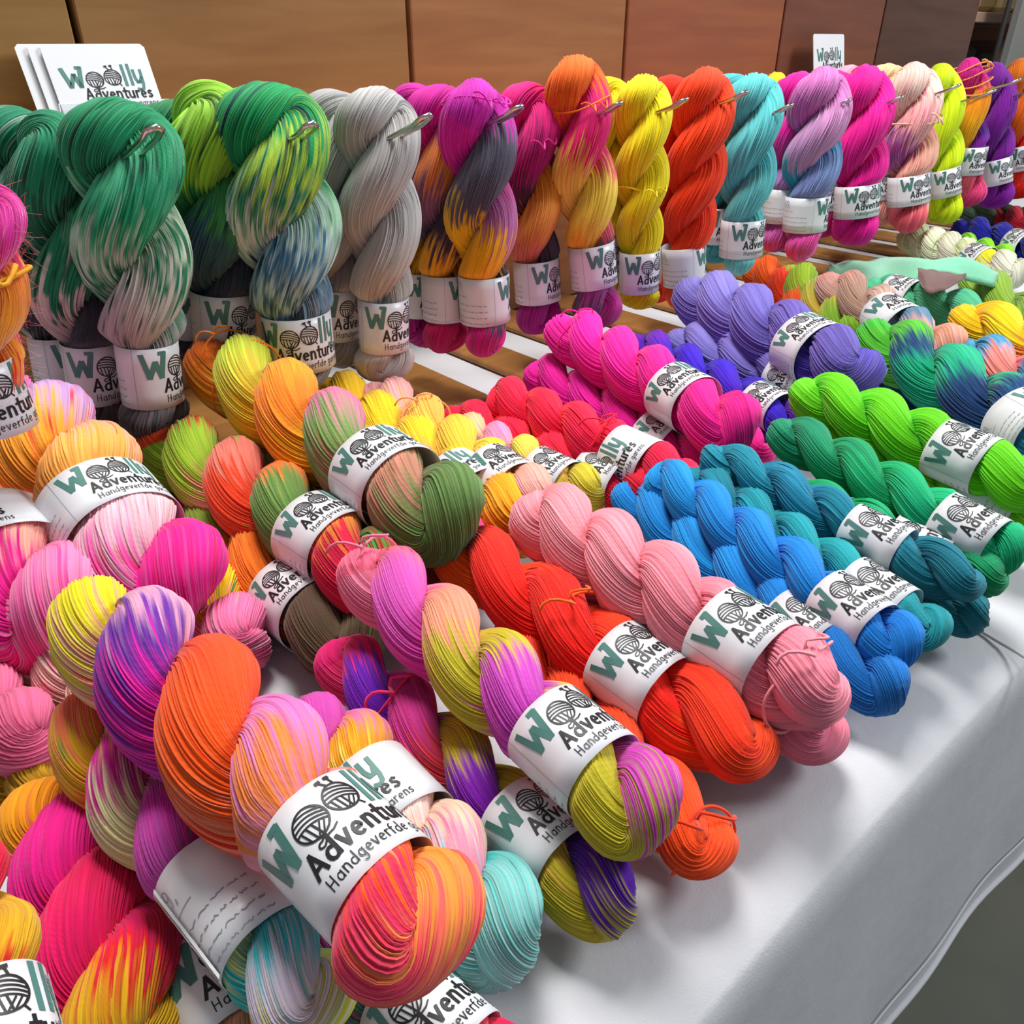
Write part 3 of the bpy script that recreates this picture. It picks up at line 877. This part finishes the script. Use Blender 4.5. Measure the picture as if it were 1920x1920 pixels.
lying('beige and rose skein in the shade of the left pile', (20, 1150, .04), (330, 1380, .035), 190, '#e0a8a0 #e8c0b0 #e8b8b0 #e8c0a8 #e07890', th0=1.5, band=None, grade=2, seed=44, speck='#d02a70', speck_amt=.12, group=GL_)
lying('dusty pink skein end at the left edge below the peach one', (-230, 1180, .05), (65, 1420, .04), 170, '#e898a8 #e890a0 #e07898', th0=.5, band=None, grade=1, seed=45, group=GL_)
lying('olive gold skein end at the left edge, under the dusty pink one', (-160, 1340, .02), (95, 1500, .02), 130, '#b88a28 #a8902c #b88a28', th0=.5, band=None, grade=1, seed=46, group=GL_)
lying('large orange, violet and pink skein in front, whole shop label facing up', (165, 1128, .125), (845, 1800, .105), 270, '#f0a8c8 #f0b0c8 #6a3a98 #e040a0 #a03aa0 #e088c8 #e890cc #f09060 #e090b0 #f8604a #f8a868 #f0607a', '#e8d850 #f0b0a0 #f8703a #f84a1c #f8501c #f8602c #f0907a #f84838 #f8a8a0 #f87038', th0=2.5, band=.715, ws=60, grade=3, seed=47, turns=3.0, bleed=.032, bf=.80, group=GL_)
lying('yellow, magenta and mauve speckled skein with the back of its label up', (132, 1332, .085), (622, 1925, .062), 185, '#f88888 #e8c850 #d83a9c #e8e0b0 #e8dca0 #c86ab0 #b85ab0 #e8e8a0 #40b8c0 #d8d860', '#f88878 #f0c058 #f06a5c #f0a0a0 #d050a8 #c860b0 #c86ab0 #e0b8d0 #50b8c0 #d8c8d8', th0=2.0, band=.62, ws=-72, grade=3, seed=48, turns=3.0, speck='#1a8a60', speck_amt=.04, bw=.042, group=GL_)
lying('cream and pink skein ending in a turquoise tuft, right of the large front skein', (572, 1338, .045), (985, 1800, .034), 205, '#f078b8 #f090b8 #f8a850 #f8e080 #f8d0b8 #f8b8b8 #f8e0c0 #f0a0b8 #40b8b4 #a8d4d0', '#d060b0 #e878b8 #f8d8a0 #f8e060 #f8c8b8 #f0d0c8 #f8e8a0 #e8c0c8 #40b8b4 #88ccc8', th0=1.9, band=.38, ws=122, grade=3, seed=49, turns=2.8, group=GL_)
lying('hot pink skein with yellow edges standing in the lower left', (98, 1478, .050), (268, 2010, .036), 235, '#f0a838 #f04898 #f02890 #f03894 #e8246c #c81a60 #e82870 #f03878 #e83050 #d8a030', '#f8a848 #f88898 #f870a0 #f0388c #e81e70 #e8205c #f02c70 #f03870 #f04838 #d8b038', th0=2.9, band=None, grade=3, seed=50, turns=2.2, group=GL_)
lying('mustard and crimson skein with a green lettered label in the bottom left corner', (-75, 1610, .10), (50, 2160, .09), 190, '#d8a020 #d8a428 #d0283c #d8a020', '#d83048 #d8a020 #d8a428 #d83048', th0=1.3, band=.66, ws=125, grade=3, seed=51, turns=1.7, group=GL_)
lying('crimson skein poking out at the bottom left under the mustard one', (60, 1860, .035), (230, 2150, .03), 130, '#e02848 #d82040', th0=1.3, band=None, grade=1, seed=52, group=GL_)
lying('peach and mint skein with a big label at the bottom edge', (268, 1590, .03), (520, 2080, .028), 190, '#e8a890 #e8b088 #d0a078 #e8b090', '#e898a8 #d880b0 #e8b080 #d8b090', th0=.9, band=.58, ws=50, grade=3, seed=53, turns=2.6, speck='#50a058', speck_amt=.05, group=GL_)
lying('dark multicoloured skein at the bottom edge under the large front skein', (560, 1700, .03), (960, 2060, .026), 190, '#7a3a68 #c83a70 #4a6a60 #d86a70 #e8506a', th0=.9, band=.62, ws=70, grade=2, seed=54, turns=2.8, group=GL_)
# green orange stack
lying('lime, amber and moss skein on top of its stack', (395, 668, .112), (868, 1000, .086), 178, '#f0884a #d8d860 #e8c050 #f8a030 #f0802c #f8b838 #d878a0 #6a8a50 #c88a78 #5a7a40', '#f08048 #c8d858 #d8c058 #f8b030 #f08030 #d880a0 #7a9a58 #b07060 #c09080 #6a8a50', th0=.2, band=.70, ws=26, grade=3, seed=55, turns=3.0, bleed=.025, tie=[.10, .2], group=GL_)
lying('lime, coral and moss skein left of the stack, second from the top', (300, 822, .070), (748, 1098, .060), 165, '#90b848 #6ab838 #e8887a #e85a48 #58904a #e8985a #d84058', '#d06048 #a8c850 #f0a090 #f08858 #6a8a48 #88a060 #5a9a48', th0=.2, band=.70, ws=25, grade=3, seed=56, turns=3.0, bleed=.025, group=GL_)
lying('olive and orange skein at the bottom of the green and orange stack', (325, 945, .03), (690, 1228, .028), 160, '#7a8238 #8a8a3c #7a9040 #f87818 #f88020 #688a48 #5a4a34', '#8a7c38 #80903c #f07818 #78904a #5a4434 #5a4434', th0=.5, band=.66, ws=45, grade=3, seed=57, turns=2.2, group=GL_)
lying('moss and rose skein whose dark end sticks out below the stack', (500, 800, .034), (895, 1075, .032), 150, '#7a8a48 #c88a6a #6a7a44 #7a5040 #a8605c', '#8a9050 #a87050 #806048 #8a5a4c #e05a90', th0=.6, band=None, grade=2, seed=58, turns=3.0, group=GL_)
lying('golden yellow skein behind the lime and amber one', (604, 728, .060), (1000, 1010, .040), 136, '#f8c830 #f8d038 #f8c838 #f8d050 #f8a038', '#f8c830 #f8c030 #f8d048 #f0a8b0 #f8b040', th0=.6, band=.68, ws=60, grade=2, seed=59, group=GL_)
lying('pale yellow and peach skein with a thread tied round it', (700, 735, .062), (1035, 968, .05), 118, '#f8b890 #f8c070 #f8d870 #f8d860 #f8b0c8', '#f8b8b8 #f8c878 #f8d068 #f8d868 #f0b8a8', th0=.4, band=.72, ws=20, grade=2, seed=60, tie=.34, group=GL_)
lying('cream, pink and lime skein beside the coral red pair', (850, 800, .035), (1125, 938, .03), 95, '#f8c8a0 #f0a0c8 #e8e070 #f8c080 #d8c858', th0=.5, band=.68, ws=35, grade=2, seed=61, group=GL_)
lying('coral red skein in front of its twin, label reading sideways', (840, 778, .032), (1245, 948, .03), 105, '#f8405c #fa4058 #f83c54 #e82440', th0=.4, band=.72, ws=20, grade=2, seed=62, turns=3.2, group=GL_)
lying('coral red skein lying higher behind its twin', (925, 742, .055), (1300, 915, .045), 112, '#f8284c #fa2c4c #f83858 #f03858', th0=1.4, band=.70, ws=112, grade=2, seed=63, turns=3.2, tie=.6, group=GL_)
lying('neon magenta skein on top of the two other magenta ones', (1047, 612, .083), (1402, 818, .072), 118, '#fa2aa8 #f824a4 #f8289c #f02c94', th0=.3, band=.66, ws=34, grade=2, seed=64, turns=3.0, tie=.16, group=GL_)
lying('neon magenta skein in front of and below the top one', (1000, 692, .034), (1340, 880, .031), 100, '#fa28ac #f83cb0 #f820a4 #f02c90', th0=1.1, band=.72, ws=22, grade=2, seed=65, turns=3.0, group=GL_)
lying('neon magenta skein behind, only its end showing beside the purple ones', (1160, 690, .03), (1440, 858, .028), 70, '#f824a4 #f02c90', th0=.6, band=None, grade=1, seed=66, group=GL_)
lying('lavender skein on top of the violet heap, label towards the viewer', (1290, 545, .085), (1628, 712, .078), 128, '#8a80c8 #847ac4 #7c70bc #7468b4', '#9086cc #887cc4 #7a6cb8 #5c50b0', th0=.3, band=.68, ws=16, grade=2, seed=67, turns=2.8, group=GL_)
lying('lavender skein below the top one, its end beside the lime skein', (1262, 632, .045), (1590, 752, .05), 90, '#9088cc #8a80c8 #8276bc #887cc4', th0=.6, band=.68, ws=55, grade=2, seed=68, turns=2.8, group=GL_)
lying('ultramarine and violet skein between the magenta and lavender ones', (1190, 640, .04), (1525, 808, .045), 84, '#6a38c0 #4a28c8 #3c1cc8 #3818c0 #3c20c0', '#7a40b8 #3c1cc8 #3c1cc8 #5028c0 #8038b0', th0=.6, band=.75, ws=45, grade=2, seed=69, turns=3.0, group=GL_)
lying('violet skein end under the label of the ultramarine one', (1260, 730, .025), (1488, 835, .025), 62, '#8838b8 #7c34b0', th0=.6, band=.55, ws=60, grade=1, seed=70, group=GL_)
# light pink, red, purple rows in front
lying('light pink skein on top of its twin, large label with a green W', (985, 945, .082), (1578, 1335, .068), 178, '#fcaab4 #fca8b4 #f8a0ae #f89cac', th0=.35, band=.685, ws=24, grade=3, seed=71, turns=3.3, tie=.90, group=GL_)
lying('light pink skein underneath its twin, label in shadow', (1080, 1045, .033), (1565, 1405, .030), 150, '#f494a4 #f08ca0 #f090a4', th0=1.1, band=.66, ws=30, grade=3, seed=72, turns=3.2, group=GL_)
lying('bright scarlet skein in the middle of the front row', (835, 1010, .060), (1440, 1440, .045), 165, '#f86a24 #fa4c1c #fa2414 #fa1c14 #fa3018 #fa3c1c', '#fa3018 #fa281c #fa1c14 #fa4018 #fa2414 #fa541c', th0=.3, band=.60, ws=28, grade=3, seed=73, turns=2.7, tie=.48, group=GL_)
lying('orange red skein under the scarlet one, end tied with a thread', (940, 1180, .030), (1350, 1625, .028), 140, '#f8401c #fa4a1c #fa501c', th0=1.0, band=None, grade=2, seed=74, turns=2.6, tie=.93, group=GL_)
lying('pink, olive and violet skein on top in the front row', (672, 1050, .083), (1248, 1560, .068), 180, '#f090a8 #f088a8 #f4a890 #c8c050 #c858b8 #c8bc58 #c4b84c', '#f08098 #e070c0 #d858b0 #c8b848 #d060c0 #b850b8 #d060b8', th0=.2, band=.70, ws=34, grade=3, seed=75, turns=3.0, bleed=.025, tie=.06, group=GL_)
lying('olive and deep violet skein under the pink and olive one', (622, 1215, .033), (1180, 1728, .030), 150, '#e85a80 #d850a0 #c85090 #f06870 #b8a830 #d0a858 #c8b850', '#e05080 #7a3ab8 #8a3cb0 #c8b040 #8034a8 #6a28a8 #5c1ca4', th0=.7, band=.69, ws=36, grade=3, seed=76, turns=3.0, bleed=.02, tie=.3, group=GL_)
# blue, teal, green rows
lying('azure blue skein lying against the light pink one', (1165, 918, .034), (1690, 1315, .031), 110, '#1890e0 #1894e0 #1488dc #1478cc', th0=.4, band=.66, ws=40, grade=2, seed=77, turns=3.6, group=GL_)
lying('azure blue skein with the label overlapped by its neighbour', (1225, 885, .058), (1715, 1232, .048), 110, '#1a98e4 #1a8ee0 #1888dc #1880d8', th0=1.2, band=.76, ws=45, grade=2, seed=78, turns=3.4, group=GL_)
lying('teal skein between the blue and the darker teal ones', (1285, 890, .058), (1770, 1200, .046), 104, '#148ea4 #1498a8 #14a0a8 #14909a', th0=.6, band=.74, ws=42, grade=2, seed=79, turns=3.4, group=GL_)
lying('dark teal skein with a frayed loopy end', (1322, 848, .074), (1840, 1110, .060), 96, '#148ca4 #1484a6 #148aa2 #12788c', th0=.3, band=.62, ws=42, grade=2, seed=80, turns=3.3, rough=1.5, group=GL_)
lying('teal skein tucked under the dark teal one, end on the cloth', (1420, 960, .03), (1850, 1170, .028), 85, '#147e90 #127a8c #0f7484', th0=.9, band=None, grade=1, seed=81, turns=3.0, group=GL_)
lying('emerald green skein lying across the middle of the green row', (1408, 893, .056), (1885, 1098, .046), 98, '#22a868 #1cb070 #20b878 #20a868', '#28b868 #22b46c #50c090 #1c9c68', th0=.6, band=.66, ws=80, grade=2, seed=82, turns=3.2, group=GL_)
lying('emerald green skein with a dark green head', (1450, 800, .080), (1918, 1050, .062), 104, '#189068 #189c66 #20b474 #28bc84 #30bc84', th0=.4, band=.78, ws=46, grade=2, seed=83, turns=3.0, group=GL_)
lying('lime green skein on top beside the emerald ones', (1492, 728, .086), (1965, 925, .076), 118, '#7ee048 #78dc40 #74d43c #7ce048', th0=.3, band=.66, ws=30, grade=2, seed=84, turns=2.9, group=GL_)
lying('yellow green skein below the lime one, label back showing', (1545, 812, .060), (1985, 1005, .044), 104, '#94d848 #8ad440 #8ad040 #84cc3c', th0=.8, band=.70, ws=-40, grade=2, seed=85, turns=2.9, group=GL_)
lying('green, navy and jade skein at the right edge', (1630, 625, .075), (2010, 850, .068), 132, '#60b848 #60b848 #64b84c #1c3c70 #1c3c70 #20b888 #18b488 #1c3c70 #1c3c70 #3a78a0 #1c4078 #3a78a0', '#58b850 #60b848 #60b848 #1c3c70 #20b888 #18b488 #1c3c70 #1c3c70 #58b890 #1c4078 #3a78a0 #3a78a0', th0=.25, band=.80, ws=-30, bleed=.018, grade=2, seed=86, turns=2.3, group=GL_)
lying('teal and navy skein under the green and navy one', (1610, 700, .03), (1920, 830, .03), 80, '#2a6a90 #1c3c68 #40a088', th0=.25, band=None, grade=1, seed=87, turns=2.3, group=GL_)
lying('coral and sky blue skein at the right edge', (1800, 655, .055), (2080, 790, .05), 105, '#f8a098 #f890a0 #4a80a8 #3a6a98', '#60a0c8 #f8a098 #3a6a98 #3a6a98', th0=.6, band=None, grade=1, seed=88, turns=2.0, group=GL_)
lying('yellow and peach skein at the right edge', (1795, 590, .075), (2080, 700, .07), 98, '#f8d040 #d8d860 #f8b888 #f8b080', '#f8c838 #f8d850 #f8b070 #f8b080', th0=.5, band=None, grade=1, seed=89, turns=1.8, group=GL_)
# far right heap
lying('coral orange skein head behind the lavender one', (1412, 498, .05), (1535, 600, .025), 72, '#f87850 #f86858 #f07858', th0=.4, band=None, grade=1, seed=90, turns=2.5, group=GL_)
lying('olive green skein behind the lavender one', (1478, 512, .055), (1612, 640, .03), 82, '#94b040 #a0a848 #b8a050 #80a840', th0=.6, band=None, grade=1, seed=91, turns=2.5, group=GL_)
lying('taupe and rose striped skein with a wide label', (1550, 528, .07), (1790, 670, .055), 90, '#c0988c #b89888 #c8a89c #8098a8 #e8a890', '#c89088 #a88878 #c8a89c #6088a0 #d8a8a8', th0=.4, band=.52, ws=15, grade=2, seed=92, turns=2.4, bw=.048, group=GL_)
lying('cream and pink skein end beside the taupe one', (1660, 590, .04), (1790, 655, .04), 60, '#e8d0c0 #e8b8a8 #e0b0a8', th0=.4, band=None, grade=1, seed=93, turns=2.0, group=GL_)
lying('mint green skein half covered by the folded felt', (1625, 540, .055), (1858, 605, .055), 82, '#60b890 #64bc94 #60b890', th0=.4, band=.28, ws=10, grade=2, seed=94, turns=2.2, group=GL_)
lying('moss green skein right of the mint one', (1820, 520, .05), (1990, 640, .04), 80, '#90b050 #88a848 #88a848', th0=.6, band=None, grade=1, seed=95, turns=1.6, group=GL_)
lying('cream bobbled skein with a yellow and white curled end', (1695, 440, .045), (1920, 520, .04), 62, '#d8e0b8 #e0e8c8 #d8e0c0 #c8d860 #d8d8c8', '#d0d8b0 #d8e0b8 #e0e0c8 #e0d850 #e8e8d8', th0=.4, band=.62, ws=25, grade=2, seed=96, turns=4.2, rough=2.2, tie=[.12, .25, .38], group=GL_)
lying('navy blue skein behind the cream bobbled one', (1795, 425, .035), (1985, 480, .035), 55, '#2a2c94 #28288c', th0=.4, band=.62, ws=30, grade=1, seed=97, turns=2.4, rough=1.8, group=GL_)
lying('crimson skein at the far right edge behind the navy one', (1870, 402, .03), (2020, 450, .03), 48, '#a82030 #c02838', th0=.4, band=None, grade=1, seed=98, turns=2.4, group=GL_)
lying('dark green skein under the purple hanging skein', (1800, 398, .03), (1980, 415, .03), 40, '#3a4a38 #38463a', th0=.4, band=None, grade=1, seed=99, turns=2.4, group=GL_)
lying('acid green skein head behind the cream bobbled one', (1785, 448, .03), (1900, 485, .03), 38, '#88d040 #90d848', th0=.4, band=None, grade=1, seed=100, turns=2.0, group=GL_)

# ------------------------------------------------------------------ felt, brown fabric, clear bag, far stall
def sheet(name, rim, crown, mat, thick=.003, nu=30, nv=12, wav=.003, seed=0, arch=.014):
    """bent fabric: two long edges (lists of points) bridged by an arched surface"""
    def curve(pts, n):
        pts = np.array(pts, float); s = np.linspace(0, len(pts) - 1, n)
        return np.stack([np.interp(s, np.arange(len(pts)), pts[:, k]) for k in range(3)], 1)
    def smooth(c):
        for _ in range(6): c[1:-1] = (c[:-2] + 2 * c[1:-1] + c[2:]) / 4
        return c
    a, b = smooth(curve(rim, nu)), smooth(curve(crown, nu))
    V = []
    for i in range(nu):
        for k in range(nv):
            f = k / (nv - 1)
            p = a[i] * (1 - f) + b[i] * f
            p = p + np.array([0, 0, arch * math.sin(PI * f) + wav * math.sin(i * .7 + k * .5 + seed)])
            V.append(p)
    F = [(i * nv + k, i * nv + k + 1, (i + 1) * nv + k + 1, (i + 1) * nv + k) for i in range(nu - 1) for k in range(nv - 1)]
    me = make_mesh(name, V, F, True)
    o = link_mesh(name, me, None, [mat])
    s = o.modifiers.new('thick', 'SOLIDIFY'); s.thickness = thick
    return o
def felt_mat(name, c):
    m, nt, n, l, b = new_mat(name)
    tc = n.new('ShaderNodeTexCoord')
    ns = n.new('ShaderNodeTexNoise'); ns.inputs['Scale'].default_value = 160; ns.inputs['Detail'].default_value = 4
    l.new(tc.outputs['Object'], ns.inputs['Vector'])
    b.inputs['Base Color'].default_value = (*srgb(c), 1); b.inputs['Roughness'].default_value = .95
    b.inputs['Sheen Weight'].default_value = .4
    bu = n.new('ShaderNodeBump'); bu.inputs['Strength'].default_value = .6; bu.inputs['Distance'].default_value = .001
    l.new(ns.outputs['Fac'], bu.inputs['Height']); l.new(bu.outputs[0], b.inputs['Normal'])
    return m
felt = sheet('felt_sheet', [at(1555, 520, .012), at(1600, 548, .02), at(1655, 552, .05), at(1720, 525, .075), at(1790, 510, .085), at(1862, 545, .06)],
             [at(1550, 508, .012), at(1590, 494, .03), at(1660, 487, .045), at(1715, 498, .07), at(1785, 500, .083), at(1868, 520, .06)], felt_mat('mint_felt', '#7cc8a4'))
tag(felt, 'folded mint green felt sheet lying over the mint skein', 'fabric')
br = sheet('fabric_piece', [at(1722, 522, .088), at(1738, 552, .085), at(1768, 546, .088), at(1806, 524, .092)],
           [at(1720, 505, .092), at(1750, 508, .094), at(1780, 514, .095), at(1812, 518, .094)], felt_mat('brown_fabric', '#6a4844'), seed=2, wav=.0006, arch=.004, thick=.0015)
tag(br, 'brown fabric tucked under the fold of the mint felt', 'fabric')
b2 = sheet('fabric_piece', [at(1700, 600, .012), at(1750, 620, .012), at(1800, 632, .012)],
           [at(1705, 585, .02), at(1760, 598, .02), at(1812, 612, .02)], felt_mat('brown_fabric_low', '#5c3a34'), seed=5, wav=.001, arch=.008)
tag(b2, 'brown fabric lying on the table below the mint skein', 'fabric')

# stall beyond the end of the rack
st = thing('shop_shelf', 'lit shelf of cream goods beyond the end of the wooden rack', 'shelf', (4.1, 1.75, FLOOR_Z))
wd_ = plain('stall_board', '#c8a894', .6)
dk = plain('stall_dark', '#2c2a28', .6)
for z, hb in ((.3, .02), (.75, .02), (1.15, .035), (1.5, .02)):
    mb = MB(); mb.box((-.6, -.25, z), (.9, .35, z + hb), bev=.003); mb.build('shelf_board', wd_, st)
mb = MB(); mb.box((-.6, .35, 0), (.9, .37, 1.9), bev=.003); mb.build('back_board', plain('stall_back', '#b39a78', .7), st)
for x_ in (-.62, .9):
    mb = MB(); mb.box((x_, -.25, 0), (x_ + .02, .37, 1.9), bev=.003); mb.build('side_board', wd_, st)
rnd = random.Random(3)
cols = ['#f0dcae', '#f4dca0', '#e0b078', '#f6ead2', '#d8a878', '#3a3836', '#4c4a46', '#c8a8a0']
for z, pal in ((.77, (5, 6, 5, 7)), (1.185, (2, 1, 0, 4)), (1.52, (0, 2, 4, 1))):
    x = -.55
    for k in range(6):
        w_ = rnd.uniform(.13, .2)
        mb = MB(); mb.box((0, 0, 0), (w_, .2, rnd.uniform(.27, .33) if z < 1 else rnd.uniform(.10, .2)), bev=.02)
        o = mb.build('storage_basket', plain('goods_%d' % k, cols[pal[k % 4]], .8))
        o.location = (4.1 + x, 1.55, FLOOR_Z + z + .001)
        tag(o, 'blurred %s on the far stall shelf' % ('dark box' if z < 1 else 'cream bundle'), 'box', 'goods on the far stall %s shelf' % ('lower' if z < 1 else 'upper'))
        x += w_ + .04
gp = thing('partition_panel', 'plain grey partition at the right edge beside the lit shelf', 'partition', tuple(aty(1904, 60, 1.35)[:2]) + (FLOOR_Z,))
mb = MB(); mb.box((0, 0, .03), (.5, .03, 1.9), bev=.004); mb.build('panel', plain('partition_grey', '#8f9290', .7), gp)
mb = MB(); mb.box((-.02, -.15, 0), (.03, .18, .03), bev=.004); mb.box((.45, -.15, 0), (.5, .18, .03), bev=.004); mb.build('foot', dk, gp)
pl = thing('stand_pole', 'thin black upright pole in front of the far lit shelf', 'pole', (3.42, 1.30, FLOOR_Z))
mb = MB(); mb.tube([(0, 0, .02), (0, 0, 2.0)], .008, 10); mb.build('pole', dk, pl, True)
mb = MB(); mb.tube([(0, 0, 0), (0, 0, .02)], [.12, .11], 24); mb.build('base', dk, pl, True)
